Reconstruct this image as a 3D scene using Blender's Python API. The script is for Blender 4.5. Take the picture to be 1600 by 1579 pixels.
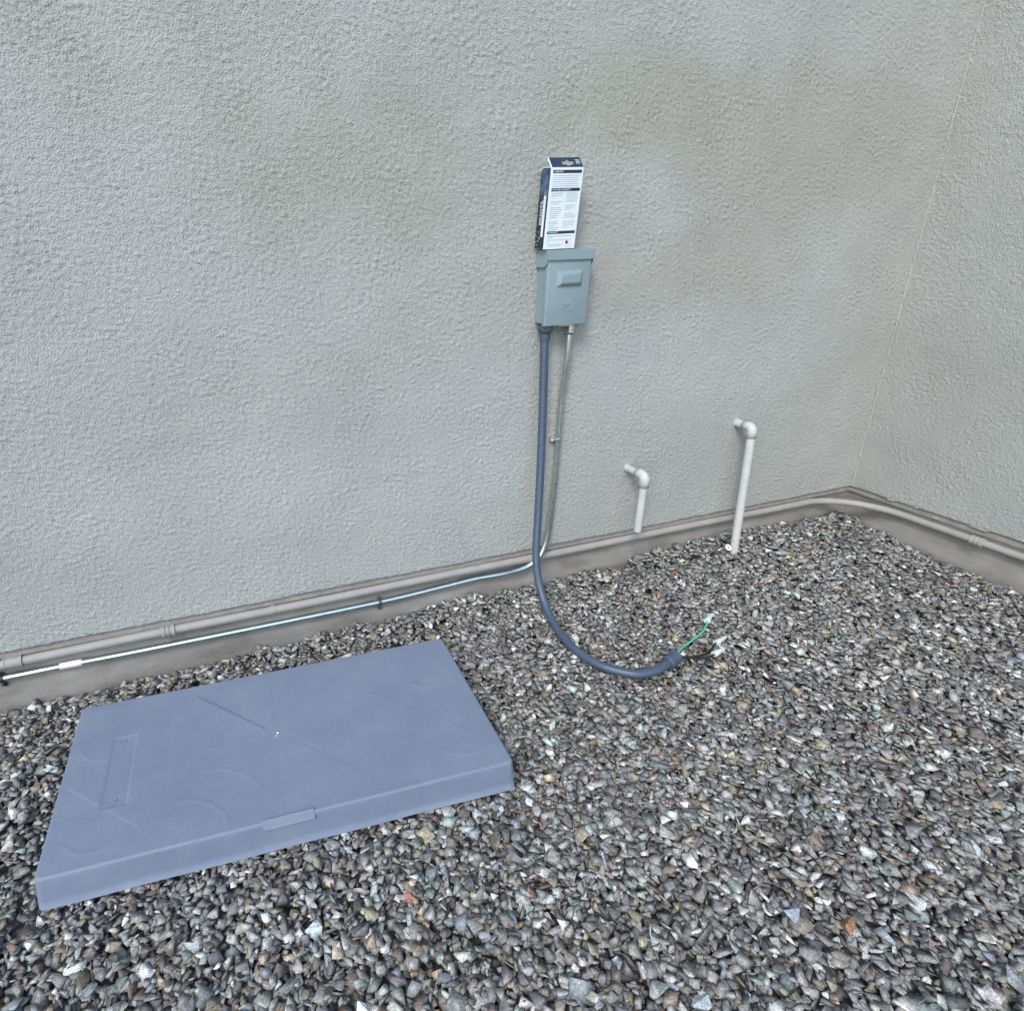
import bpy, bmesh, math, random
import numpy as np
from mathutils import Vector, Matrix

for o in list(bpy.data.objects):
    bpy.data.objects.remove(o)
scn = bpy.context.scene
COL = scn.collection
R = math.radians

# ------------------------------------------------------------------ camera
# x runs along the long wall (0 at the inside corner), -y points away from it, z up (0 = gravel level)
F_PX, PPX, PPY = 955.5, 598.9, 773.0            # for a 1600 x 1579 frame
YAW, PITCH, ROLL = R(18.36), R(21.88), R(1.73)
CAM = Vector((-2.5318, -1.5828, 1.1060))
cd = bpy.data.cameras.new('camera'); cam = bpy.data.objects.new('camera', cd); COL.objects.link(cam)
fw = Vector((math.sin(YAW) * math.cos(PITCH), math.cos(YAW) * math.cos(PITCH), -math.sin(PITCH)))
rt = Vector((math.cos(YAW), -math.sin(YAW), 0)); dn = fw.cross(rt)
r2 = math.cos(ROLL) * rt + math.sin(ROLL) * dn
d2 = -math.sin(ROLL) * rt + math.cos(ROLL) * dn
m3 = Matrix((r2, -d2, -fw)).transposed()
cam.matrix_world = Matrix.Translation(CAM) @ m3.to_4x4()
cd.sensor_fit = 'HORIZONTAL'; cd.sensor_width = 36
cd.lens = F_PX / 1600 * 36
cd.shift_x = (800 - PPX) / 1600
cd.shift_y = (PPY - 789.5) / 1600
cd.clip_start = 0.02; cd.clip_end = 500
scn.camera = cam

# ------------------------------------------------------------------ light
SUN_DIR = Vector((-0.70, -0.73, 1.00)).normalized()      # towards the light
wd = bpy.data.worlds.new('World'); scn.world = wd; wd.use_nodes = True
nt = wd.node_tree
sky = nt.nodes.new('ShaderNodeTexSky'); sky.sky_type = 'NISHITA'; sky.sun_disc = False
sky.sun_elevation = math.asin(SUN_DIR.z)
sky.sun_rotation = math.atan2(SUN_DIR.x, SUN_DIR.y)
sky.air_density = 1.0; sky.dust_density = 1.0; sky.ozone_density = 1.4
bg = nt.nodes['Background']; bg.inputs['Strength'].default_value = 0.15
nt.links.new(sky.outputs['Color'], bg.inputs['Color'])
sd = bpy.data.lights.new('sun', 'SUN'); sd.energy = 0.95; sd.angle = R(15); sd.color = (1.0, 0.97, 0.91)
sun = bpy.data.objects.new('sun', sd); COL.objects.link(sun)
sun.rotation_euler = (-SUN_DIR).to_track_quat('-Z', 'Y').to_euler()
sun.location = (-2, -4, 5)
vs = scn.view_settings
vs.view_transform = 'Standard'; vs.look = 'None'; vs.exposure = 1.48; vs.gamma = 1.0
vs.use_curve_mapping = False

# ------------------------------------------------------------------ materials
def new_mat(name, col, rough=0.7, metal=0.0, spec=0.4):
    m = bpy.data.materials.new(name); m.use_nodes = True
    b = m.node_tree.nodes['Principled BSDF']
    b.inputs['Base Color'].default_value = (*col, 1)
    b.inputs['Roughness'].default_value = rough
    b.inputs['Metallic'].default_value = metal
    b.inputs['Specular IOR Level'].default_value = spec
    return m, m.node_tree, b

def N(t, kind, **kw):
    n = t.nodes.new(kind)
    for k, v in kw.items():
        if k in n.inputs.keys(): n.inputs[k].default_value = v
        else: setattr(n, k, v)
    return n

def L(t, a, b): t.links.new(a, b)

def coords(t, scale=(1, 1, 1)):
    tc = N(t, 'ShaderNodeTexCoord'); mp = N(t, 'ShaderNodeMapping'); mp.inputs['Scale'].default_value = scale
    L(t, tc.outputs['Object'], mp.inputs['Vector']); return mp.outputs['Vector']

def ramp(t, src, stops):
    r = N(t, 'ShaderNodeValToRGB'); e = r.color_ramp.elements
    while len(e) < len(stops): e.new(0.5)
    for i, (p, c) in enumerate(stops):
        e[i].position = p; e[i].color = (*c, 1) if len(c) == 3 else c
    L(t, src, r.inputs['Fac']); return r.outputs['Color']

def mix(t, fac, a, b, mode='MIX'):
    m = N(t, 'ShaderNodeMix'); m.data_type = 'RGBA'; m.blend_type = mode
    for sock, v in ((m.inputs[0], fac), (m.inputs[6], a), (m.inputs[7], b)):
        if hasattr(v, 'is_output') or hasattr(v, 'links'): L(t, v, sock)
        elif isinstance(v, (int, float)): sock.default_value = v
        else: sock.default_value = (*v, 1)
    return m.outputs[2]

def math_(t, op, a, b=0.0):
    m = N(t, 'ShaderNodeMath'); m.operation = op
    for i, v in enumerate((a, b)):
        if hasattr(v, 'links'): L(t, v, m.inputs[i])
        else: m.inputs[i].default_value = v
    return m.outputs[0]

def bump(t, b, h, dist, strength=1.0):
    n = N(t, 'ShaderNodeBump'); n.inputs['Strength'].default_value = strength; n.inputs['Distance'].default_value = dist
    L(t, h, n.inputs['Height']); L(t, n.outputs['Normal'], b.inputs['Normal'])

def plain(name, col, rough=0.6, metal=0.0, spec=0.4, var=0.12, nscale=18.0, bscale=0.0, bdist=0.0005):
    """paint / plastic / metal with slight uneven tone and fine relief"""
    m, t, b = new_mat(name, col, rough, metal, spec)
    v = coords(t)
    n1 = N(t, 'ShaderNodeTexNoise', Scale=nscale, Detail=6.0, Roughness=0.65); L(t, v, n1.inputs['Vector'])
    lo = tuple(c * (1 - var) for c in col); hi = tuple(min(1, c * (1 + var)) for c in col)
    L(t, ramp(t, n1.outputs['Fac'], [(0.3, lo), (0.7, hi)]), b.inputs['Base Color'])
    L(t, math_(t, 'MULTIPLY_ADD', n1.outputs['Fac'], 0.16), b.inputs['Roughness'])
    b.inputs['Roughness'].links[0].from_node.inputs[2].default_value = max(0.02, rough - 0.08)
    if bscale:
        n2 = N(t, 'ShaderNodeTexNoise', Scale=bscale, Detail=3.0); L(t, v, n2.inputs['Vector'])
        bump(t, b, n2.outputs['Fac'], bdist)
    return m

def stucco_mat():
    m, t, b = new_mat('stucco', (0.4, 0.38, 0.33), 0.92, 0, 0.15)
    v = coords(t)
    n1 = N(t, 'ShaderNodeTexNoise', Scale=230.0, Detail=2.0, Roughness=0.6); L(t, v, n1.inputs['Vector'])
    bump(t, b, n1.outputs['Fac'], 0.0042, 1.0)
    # weathered paint: broad random mottling
    n4 = N(t, 'ShaderNodeTexNoise', Scale=1.5, Detail=4.0, Roughness=0.5); L(t, coords(t, (1, 1, 1.4)), n4.inputs['Vector'])
    n5 = N(t, 'ShaderNodeTexNoise', Scale=3.7, Detail=5.0, Roughness=0.6); L(t, v, n5.inputs['Vector'])
    c1 = ramp(t, n4.outputs['Fac'], [(0.30, (0.306, 0.310, 0.280)), (0.5, (0.322, 0.327, 0.298)), (0.70, (0.332, 0.338, 0.311))])
    c2 = ramp(t, n5.outputs['Fac'], [(0.3, (0.93, 0.93, 0.93)), (0.7, (1.05, 1.05, 1.05))])
    c = mix(t, 1.0, c1, c2, 'MULTIPLY')
    sx = N(t, 'ShaderNodeSeparateXYZ'); L(t, v, sx.inputs[0])
    def stain_and_light(cx, cz, rx, rz, k, col):          # water marks and dust plus uneven light painted into the colour, ragged outlines
        nonlocal c
        a = math_(t, 'POWER', math_(t, 'MULTIPLY', math_(t, 'SUBTRACT', sx.outputs[0], cx), 1 / rx), 2.0)
        q = math_(t, 'POWER', math_(t, 'MULTIPLY', math_(t, 'SUBTRACT', sx.outputs[2], cz), 1 / rz), 2.0)
        d = math_(t, 'ADD', math_(t, 'ADD', a, q), math_(t, 'MULTIPLY', math_(t, 'SUBTRACT', n5.outputs['Fac'], 0.5), 3.2))
        mr = N(t, 'ShaderNodeMapRange'); mr.interpolation_type = 'SMOOTHSTEP'
        mr.inputs['From Min'].default_value = 2.3; mr.inputs['From Max'].default_value = -0.2
        mr.inputs['To Max'].default_value = k
        L(t, d, mr.inputs['Value'])
        c = mix(t, mr.outputs['Result'], c, mix(t, 1.0, c, col, 'MULTIPLY'))
    stain_and_light(-2.02, 1.27, .34, .17, .72, (0.895, 0.865, 0.80))
    stain_and_light(-2.38, 1.50, .30, .13, .6, (0.94, 0.93, 0.87))
    stain_and_light(-0.72, 1.36, .55, .20, .62, (0.90, 0.88, 0.825))
    stain_and_light(-1.25, 1.45, .35, .12, .8, (0.92, 0.91, 0.85))
    stain_and_light(-1.00, 1.02, .40, .10, .7, (0.94, 0.92, 0.88))
    stain_and_light(-1.15, 0.72, .70, .13, .9, (1.05, 1.065, 1.09))
    stain_and_light(-2.10, 0.50, .75, .12, .9, (1.05, 1.06, 1.085))
    stain_and_light(-1.95, 0.62, .25, .06, .7, (0.93, 0.94, 0.95))
    n6 = N(t, 'ShaderNodeTexNoise', Scale=240.0, Detail=2.0, Roughness=0.7); L(t, v, n6.inputs['Vector'])
    grit = ramp(t, n6.outputs['Fac'], [(0.35, (0.90, 0.895, 0.89)), (0.5, (1, 1, 1)), (0.65, (1.07, 1.07, 1.07))])
    L(t, mix(t, 1.0, c, grit, 'MULTIPLY'), b.inputs['Base Color'])
    return m

def concrete_mat():
    m, t, b = new_mat('painted_concrete', (0.3, 0.275, 0.24), 0.85, 0, 0.25)
    v = coords(t)
    n1 = N(t, 'ShaderNodeTexNoise', Scale=5.0, Detail=8.0, Roughness=0.6); L(t, coords(t, (1, 1, 2.5)), n1.inputs['Vector'])
    n2 = N(t, 'ShaderNodeTexNoise', Scale=160.0, Detail=3.0); L(t, v, n2.inputs['Vector'])
    c = ramp(t, n1.outputs['Fac'], [(0.36, (0.172, 0.156, 0.133)), (0.47, (0.220, 0.204, 0.178)), (0.58, (0.248, 0.231, 0.204)), (0.66, (0.285, 0.269, 0.242))])
    L(t, c, b.inputs['Base Color'])
    h = math_(t, 'ADD', n1.outputs['Fac'], math_(t, 'MULTIPLY', n2.outputs['Fac'], 0.25))
    bump(t, b, h, 0.004)
    return m

def stone_mat():
    m, t, b = new_mat('gravel_stone', (0.2, 0.2, 0.2), 0.62, 0, 0.45)
    at = N(t, 'ShaderNodeAttribute'); at.attribute_name = 'stone_colour'
    v = coords(t)
    n1 = N(t, 'ShaderNodeTexNoise', Scale=420.0, Detail=2.0, Roughness=0.7); L(t, v, n1.inputs['Vector'])
    n2 = N(t, 'ShaderNodeTexNoise', Scale=90.0, Detail=2.0, Roughness=0.6); L(t, v, n2.inputs['Vector'])
    s1 = ramp(t, n1.outputs['Fac'], [(0.34, (0.58, 0.58, 0.58)), (0.5, (0.97, 0.97, 0.97)), (0.68, (1.42, 1.41, 1.39))])
    s2 = ramp(t, n2.outputs['Fac'], [(0.34, (0.68, 0.66, 0.63)), (0.5, (1, 1, 1)), (0.68, (1.38, 1.38, 1.37))])
    c = mix(t, 1.0, mix(t, 1.0, at.outputs['Color'], s1, 'MULTIPLY'), s2, 'MULTIPLY')
    L(t, c, b.inputs['Base Color'])
    L(t, ramp(t, n2.outputs['Fac'], [(0.36, (0.82,) * 3), (0.66, (0.55,) * 3)]), b.inputs['Roughness'])
    h = math_(t, 'ADD', math_(t, 'MULTIPLY', n2.outputs['Fac'], 1.0), math_(t, 'MULTIPLY', n1.outputs['Fac'], 0.35))
    bump(t, b, h, 0.0014, 0.8)
    return m

def ground_mat():
    m, t, b = new_mat('gravel_ground', (0.15, 0.14, 0.13), 0.85, 0, 0.3)
    v = coords(t)
    vo = N(t, 'ShaderNodeTexVoronoi', Scale=55.0); L(t, v, vo.inputs['Vector'])
    n1 = N(t, 'ShaderNodeTexNoise', Scale=3.0, Detail=8.0); L(t, v, n1.inputs['Vector'])
    sep = N(t, 'ShaderNodeSeparateColor'); L(t, vo.outputs['Color'], sep.inputs[0])
    c = ramp(t, sep.outputs[0], [(0.0, (0.07, 0.065, 0.06)), (0.4, (0.15, 0.145, 0.135)), (0.75, (0.2, 0.19, 0.175)), (0.96, (0.36, 0.36, 0.34))])
    L(t, mix(t, 0.35, c, ramp(t, n1.outputs['Fac'], [(0.3, (0.10, 0.09, 0.08)), (0.7, (0.2, 0.185, 0.165))])), b.inputs['Base Color'])
    bump(t, b, math_(t, 'SUBTRACT', 1.0, vo.outputs['Distance']), 0.02)
    return m

def pad_mat():
    m, t, b = new_mat('moulded_blue_grey_plastic', (0.22, 0.25, 0.35), 0.55, 0, 0.35)
    v = coords(t)
    n1 = N(t, 'ShaderNodeTexNoise', Scale=4.0, Detail=6.0, Roughness=0.6); L(t, v, n1.inputs['Vector'])
    n2 = N(t, 'ShaderNodeTexNoise', Scale=420.0, Detail=3.0); L(t, v, n2.inputs['Vector'])
    c = ramp(t, n1.outputs['Fac'], [(0.3, (0.128, 0.156, 0.208)), (0.7, (0.140, 0.168, 0.221))])
    n3 = N(t, 'ShaderNodeTexNoise', Scale=11.0, Detail=9.0, Roughness=0.7); L(t, v, n3.inputs['Vector'])
    dust = ramp(t, n3.outputs['Fac'], [(0.46, (0, 0, 0)), (0.68, (0.55,) * 3)])
    n4 = N(t, 'ShaderNodeTexNoise', Scale=650.0, Detail=2.0); L(t, v, n4.inputs['Vector'])
    grit = ramp(t, n4.outputs['Fac'], [(0.69, (0, 0, 0)), (0.74, (0.5,) * 3)])
    c = mix(t, 1.0, c, ramp(t, n2.outputs['Fac'], [(0.35, (0.93,) * 3), (0.65, (1.07,) * 3)]), 'MULTIPLY')
    c = mix(t, dust, c, (0.172, 0.198, 0.238)); c = mix(t, grit, c, (0.25, 0.26, 0.27))
    L(t, c, b.inputs['Base Color'])
    L(t, ramp(t, n1.outputs['Fac'], [(0.3, (0.5,) * 3), (0.7, (0.62,) * 3)]), b.inputs['Roughness'])
    bump(t, b, n2.outputs['Fac'], 0.0006)
    return m

MT = {
    'stucco': stucco_mat(), 'concrete': concrete_mat(), 'stone': stone_mat(), 'ground': ground_mat(), 'pad': pad_mat(),
    'screed': plain('painted_flashing', (0.225, 0.203, 0.180), 0.7, var=0.2, nscale=30, bscale=90, bdist=0.001),
    'taupe': plain('taupe_paint', (0.255, 0.242, 0.217), 0.6, var=0.1, nscale=14, bscale=150, bdist=0.0006),
    'emt': plain('galvanised_tube', (0.62, 0.69, 0.645), 0.30, 1.0, var=0.06, nscale=60),
    'zinc': plain('zinc_fitting', (0.7, 0.71, 0.70), 0.22, 1.0, var=0.15, nscale=90),
    'box': plain('grey_enamel', (0.180, 0.238, 0.250), 0.42, 0, 0.45, var=0.05, nscale=25, bscale=260, bdist=0.0002),
    'hose': plain('grey_pvc_jacket', (0.048, 0.066, 0.098), 0.42, 0, 0.45, var=0.1, nscale=40, bscale=120, bdist=0.0003),
    'fitting': plain('grey_nylon', (0.045, 0.060, 0.085), 0.5, 0, 0.4, var=0.1, nscale=50),
    'pvc': plain('white_pvc', (0.40, 0.40, 0.372), 0.5, 0, 0.4, var=0.1, nscale=22, bscale=80, bdist=0.0004),
    'pvc_ring': plain('white_pvc_cut', (0.74, 0.76, 0.74), 0.5, var=0.06),
    'black': plain('black_rubber', (0.012, 0.013, 0.016), 0.5, var=0.2),
    'blackwire': plain('black_insulation', (0.012, 0.012, 0.014), 0.4, var=0.2),
    'green': plain('green_insulation', (0.06, 0.42, 0.24), 0.35, var=0.12),
    'nut': plain('white_nylon', (0.50, 0.52, 0.50), 0.5, var=0.05),
    'card': plain('white_carton', (0.62, 0.65, 0.65), 0.5, var=0.03),
    'navy': plain('navy_print', (0.018, 0.027, 0.05), 0.4, var=0.15),
    'darkprint': plain('dark_print', (0.018, 0.024, 0.03), 0.42, var=0.5, nscale=60),
    'blueprint': plain('blue_photo_print', (0.05, 0.085, 0.14), 0.42, var=0.75, nscale=55),
    'greyprint': plain('grey_print', (0.28, 0.36, 0.38), 0.5, var=0.1),
    'whiteprint': plain('white_print', (0.60, 0.64, 0.65), 0.5, var=0.03),
    'redprint': plain('red_print', (0.62, 0.20, 0.22), 0.5, var=0.05),
    'pinkprint': plain('pink_print', (0.66, 0.47, 0.47), 0.5, var=0.05),
    'twig': plain('dry_stalk', (0.10, 0.085, 0.05), 0.8, var=0.4, nscale=60),
    'sealant': plain('sealant', (0.33, 0.32, 0.29), 0.8, var=0.15, nscale=60, bscale=120, bdist=0.001),
}

# ------------------------------------------------------------------ object helpers
def tag(o, label=None, cat=None, group=None, kind=None):
    if label: o['label'] = label
    if cat: o['category'] = cat
    if group: o['group'] = group
    if kind: o['kind'] = kind
    return o

def thing(name, label, cat, loc=(0, 0, 0), group=None):
    o = bpy.data.objects.new(name, None); COL.objects.link(o)
    o.location = loc; o.empty_display_size = 0.05
    return tag(o, label, cat, group)

def link(name, me, mat, parent=None, smooth=False):
    """mesh given in world coordinates; a child keeps its place under an unrotated parent Empty"""
    o = bpy.data.objects.new(name, me); COL.objects.link(o)
    if mat: me.materials.append(MT[mat])
    if smooth:
        me.polygons.foreach_set('use_smooth', [True] * len(me.polygons))
    if parent:
        o.parent = parent
        p = parent; off = Vector((0, 0, 0))
        while p: off += p.location; p = p.parent
        o.location = -off
    return o

def from_bm(name, bm, mat, parent=None, smooth=False):
    me = bpy.data.meshes.new(name); bmesh.ops.recalc_face_normals(bm, faces=bm.faces); bm.to_mesh(me); bm.free()
    return link(name, me, mat, parent, smooth)

def box_bm(x0, x1, y0, y1, z0, z1, bev=0.0, seg=2, mtx=None):
    bm = bmesh.new(); bmesh.ops.create_cube(bm, size=1)
    for v in bm.verts:
        v.co = Vector((x0 + (v.co.x + .5) * (x1 - x0), y0 + (v.co.y + .5) * (y1 - y0), z0 + (v.co.z + .5) * (z1 - z0)))
    if bev: bmesh.ops.bevel(bm, geom=bm.edges[:], offset=bev, segments=seg, affect='EDGES', profile=0.5)
    if mtx: bm.transform(mtx)
    return bm

def box(name, x0, x1, y0, y1, z0, z1, mat, parent=None, bev=0.0, seg=2, mtx=None, smooth=False):
    return from_bm(name, box_bm(x0, x1, y0, y1, z0, z1, bev, seg, mtx), mat, parent, smooth)

def catmull(pts, per=10):
    P = [Vector(p) for p in pts]; P = [P[0] * 2 - P[1]] + P + [P[-1] * 2 - P[-2]]
    out = []
    for i in range(1, len(P) - 2):
        a, b, c, d = P[i - 1:i + 3]
        for k in range(per):
            s = k / per
            out.append(0.5 * ((2 * b) + (c - a) * s + (2 * a - 5 * b + 4 * c - d) * s * s + (3 * b - a - 3 * c + d) * s ** 3))
    out.append(P[-2]); return out

def resample(pts, step):
    out = [pts[0].copy()]; acc = 0.0
    for a, b in zip(pts, pts[1:]):
        d = (b - a).length
        if d < 1e-9: continue
        t = step - acc
        while t <= d:
            out.append(a.lerp(b, t / d)); t += step
        acc = (acc + d) % step
    if (out[-1] - pts[-1]).length > step * 0.3: out.append(pts[-1].copy())
    return out

def tube_bm(pts, rad, seg=16, bm=None, cap=True):
    """rad: number or function of (index, arc length)"""
    bm = bm or bmesh.new(); pts = [Vector(p) for p in pts]; n = len(pts)
    up = None; rings = []; s = 0.0
    for i, p in enumerate(pts):
        t = (pts[min(i + 1, n - 1)] - pts[max(i - 1, 0)]).normalized()
        if up is None:
            ref = Vector((0, 0, 1)) if abs(t.z) < 0.9 else Vector((1, 0, 0))
            up = (ref - t * ref.dot(t)).normalized()
        else:
            up = (up - t * up.dot(t)).normalized()
        sd_ = t.cross(up)
        if i: s += (p - pts[i - 1]).length
        r = rad(i, s) if callable(rad) else rad
        rings.append([bm.verts.new(p + (up * math.cos(2 * math.pi * k / seg) + sd_ * math.sin(2 * math.pi * k / seg)) * r) for k in range(seg)])
    for a, b in zip(rings, rings[1:]):
        for k in range(seg):
            bm.faces.new((a[k], a[(k + 1) % seg], b[(k + 1) % seg], b[k]))
    if cap:
        bm.faces.new(list(reversed(rings[0]))); bm.faces.new(rings[-1])
    return bm

def tube(name, pts, rad, mat, parent=None, seg=16, cap=True):
    o = from_bm(name, tube_bm(pts, rad, seg, cap=cap), mat, parent, True)
    return o

def lathe_line(name, a, b, prof, mat, parent=None, seg=24, smooth=True):
    """profile [(t along a->b in metres, radius)...]"""
    a, b = Vector(a), Vector(b); d = (b - a).normalized()
    ref = Vector((0, 0, 1)) if abs(d.z) < 0.9 else Vector((1, 0, 0))
    u = (ref - d * ref.dot(d)).normalized(); w = d.cross(u)
    bm = bmesh.new(); rings = []
    for t, r in prof:
        rings.append([bm.verts.new(a + d * t + (u * math.cos(2 * math.pi * k / seg) + w * math.sin(2 * math.pi * k / seg)) * r) for k in range(seg)])
    for p, q in zip(rings, rings[1:]):
        for k in range(seg): bm.faces.new((p[k], p[(k + 1) % seg], q[(k + 1) % seg], q[k]))
    bm.faces.new(list(reversed(rings[0]))); bm.faces.new(rings[-1])
    o = from_bm(name, bm, mat, parent, smooth)
    if smooth: sharp(o)
    return o

def sharp(o, ang=38):
    me = o.data; bm = bmesh.new(); bm.from_mesh(me)
    for e in bm.edges:
        if len(e.link_faces) == 2 and e.calc_face_angle(0) > R(ang): e.smooth = False
    bm.to_mesh(me); bm.free()

def text_mesh(name, s, size, mat, parent, mtx, ext=0.0002):
    cu = bpy.data.curves.new('txt', 'FONT'); cu.body = s; cu.size = size; cu.extrude = ext
    cu.resolution_u = 2
    to = bpy.data.objects.new('txt', cu); COL.objects.link(to)
    dg = bpy.context.evaluated_depsgraph_get()
    me = bpy.data.meshes.new_from_object(to.evaluated_get(dg)); me.name = name
    bpy.data.objects.remove(to)
    me.transform(mtx)
    return link(name, me, mat, parent)

rng = np.random.default_rng(11); random.seed(5)

# ------------------------------------------------------------------ setting: ground, walls
def ground_sheet():
    bm = bmesh.new()
    xs = [-30, -12, -6, -4.6, 0.0, 0.3, 12, 30]; ys = [-30, -12, -5, -2.6, 0.02, 0.3, 12, 30]
    vv = [[bm.verts.new((x, y, -0.03 if (-4.7 < x < 0.2 and -2.7 < y < 0.2) else -0.012)) for x in xs] for y in ys]
    for j in range(len(ys) - 1):
        for i in range(len(xs) - 1):
            bm.faces.new((vv[j][i], vv[j][i + 1], vv[j + 1][i + 1], vv[j + 1][i]))
    return tag(from_bm('ground', bm, 'ground'), 'earth and gravel ground of the side yard', 'ground', kind='structure')
ground_sheet()

Z_SCREED = 0.1565; WALL_H = 2.75
def fft_field(nu, nv, cell, lo, hi, r):
    """random field holding wavelengths lo..hi metres, unit variance"""
    f = np.fft.rfft2(r.normal(size=(nu, nv)))
    k = np.hypot(np.fft.fftfreq(nu, cell)[:, None], np.fft.rfftfreq(nv, cell)[None, :])
    band = np.exp(-(np.log(np.maximum(k, 1e-6) * math.sqrt(lo * hi)) / (0.5 * math.log(hi / lo))) ** 2)
    a = np.fft.irfft2(f * band, s=(nu, nv)); return a / a.std()
def wall_mesh(length, fine_len, axis, seed):
    """stucco slab: the face is a dense sheet of sprayed lumps with a slightly ragged lower edge"""
    r = np.random.default_rng(seed); cell = .0038
    us = np.concatenate([np.arange(0, fine_len, cell), np.linspace(fine_len, length, int((length - fine_len) / .022))])
    zs = np.concatenate([np.arange(Z_SCREED + .005, 1.85, cell), np.linspace(1.85, WALL_H, 40)])
    nu, nz = int(fine_len / cell) + 2, int(1.71 / cell) + 2
    def splats(per_m2, sig, st):         # droplets thrown on the wall: sparse hits spread by a blurred, slightly stretched kernel
        imp = (r.random((nu, nz)) < per_m2 * cell * cell) * r.lognormal(0, .5, (nu, nz))
        ku, kz = np.fft.fftfreq(nu, cell)[:, None], np.fft.rfftfreq(nz, cell)[None, :]
        ker = np.exp(-2 * (math.pi * sig) ** 2 * ((ku * st) ** 2 + (kz / st) ** 2 + .5 * ku * kz))
        a = np.fft.irfft2(np.fft.rfft2(imp) * ker, s=(nu, nz)); return a * 2 * math.pi * (sig / cell) ** 2
    f = splats(11000, .0023, 1.1) + .8 * splats(4000, .0033, 1.15) + r.normal(0, .07, (nu, nz))
    kk = np.hypot(np.fft.fftfreq(nu, cell)[:, None], np.fft.rfftfreq(nz, cell)[None, :])
    f = np.fft.irfft2(np.fft.rfft2(f) * (1 - np.exp(-(kk * .021) ** 2)), s=(nu, nz)); f /= f.std()
    amp = 1 + .15 * fft_field(nu, nz, cell, .15, .8, r)
    h = (.00080 if axis == 'x' else .00060) * amp * np.clip(f, -1.2, 2.4) + .00022 * fft_field(nu, nz, cell, .06, .4, r)
    iu = np.clip((us / cell).astype(int) % nu, 0, nu - 1); iz = np.clip(((zs - Z_SCREED) / cell).astype(int) % nz, 0, nz - 1)
    Hh = h[np.ix_(iu, iz)]; Hh[0] *= 0
    ph = r.uniform(0, 6, 2)
    e = .0012 * np.sin(us * 9 + ph[0]) + .0008 * np.sin(us * 31 + ph[1]) + r.uniform(-.0011, .0011, len(us))
    nU, nZ = len(us), len(zs)
    D = np.empty((nU, nZ + 4)); Zc = np.empty((nU, nZ + 4))
    D[:, 1:nZ + 1] = -Hh; Zc[:, 1:nZ + 1] = zs[None, :]; Zc[:, 1] += e
    D[:, 0] = .003; Zc[:, 0] = Z_SCREED + e
    D[:, nZ + 1] = 0; Zc[:, nZ + 1] = WALL_H + .002; D[:, nZ + 2] = .2; Zc[:, nZ + 2] = WALL_H + .002; D[:, nZ + 3] = .2; Zc[:, nZ + 3] = Z_SCREED
    U = np.repeat(-us[:, None], nZ + 4, 1)
    V = np.stack([U, D, Zc], -1) if axis == 'x' else np.stack([D, U, Zc], -1)
    m = nZ + 4; idx = np.arange(nU * m).reshape(nU, m)
    nx_ = np.roll(idx, -1, 1)
    q = np.stack([idx[:-1], idx[1:], nx_[1:], nx_[:-1]], -1).reshape(-1, 4)
    if axis == 'y': q = q[:, ::-1]
    me = bpy.data.meshes.new('stucco_face')
    me.vertices.add(nU * m); me.vertices.foreach_set('co', V.astype(np.float32).ravel())
    me.loops.add(q.size); me.loops.foreach_set('vertex_index', np.ascontiguousarray(q, dtype=np.int32).ravel())
    me.polygons.add(len(q)); me.polygons.foreach_set('loop_start', np.arange(0, q.size, 4, dtype=np.int32)); me.polygons.foreach_set('loop_total', np.full(len(q), 4, dtype=np.int32))
    me.update(calc_edges=True); me.validate()
    print('wall tris', 2 * len(q))
    return me

wa = thing('stucco_wall', 'long textured beige stucco wall carrying the grey disconnect box', 'wall', (-2.2, 0.1, 0))
link('stucco_face', wall_mesh(4.8, 3.4, 'x', 1), 'stucco', wa, True)
box('weep_screed', -4.8, 0.013, 0.0065, 0.03, 0.1385, 0.158, 'screed', wa)
box('foundation', -4.8, 0.016, 0.016, 0.19, -0.12, 0.1395, 'concrete', wa)
wb = thing('stucco_wall', 'short stucco wall at right that turns the corner towards the camera', 'wall', (0.1, -1.5, 0))
link('stucco_face', wall_mesh(3.2, .85, 'y', 2), 'stucco', wb, True)
box('weep_screed', 0.0065, 0.03, -3.2, 0.006, 0.1365, 0.158, 'screed', wb)
box('foundation', 0.016, 0.19, -3.2, 0.0155, -0.12, 0.138, 'concrete', wb)
# trowelled bead down the inside corner
def corner_bead():
    bm = bmesh.new(); prev = None; r = random.Random(3)
    for i in range(200):
        z = Z_SCREED + .004 + (WALL_H - Z_SCREED - .004) * i / 199
        w = 0.0052 + r.uniform(-.0014, .0014)
        ring = [bm.verts.new((-w, -.0004, z)), bm.verts.new((-w * .42, -w * .42, z)), bm.verts.new((-.0004, -w, z)), bm.verts.new((.002, .002, z))]
        if prev:
            for k in range(4): bm.faces.new((prev[k], prev[(k + 1) % 4], ring[(k + 1) % 4], ring[k]))
        prev = ring
    return bm
from_bm('corner_bead', corner_bead(), 'stucco', wb, True)
# chips of bare plaster along the screed of the short wall
for y, ln, dz in ((-0.14, .016, 0), (-0.155, .01, .001), (-0.30, .014, -.012), (-0.41, .05, .003), (-0.44, .025, .004), (-0.235, .01, .003)):
    bm = box_bm(-0.0015, 0.007, y - ln, y, Z_SCREED - .003 + dz, Z_SCREED + .0005 + dz, 0.0008, 1)
    for v in bm.verts: v.co += Vector((random.uniform(-.0008, .0008), random.uniform(-.002, .002), random.uniform(-.0008, .0008)))
    from_bm('plaster_chip', bm, 'sealant', wb)

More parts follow.
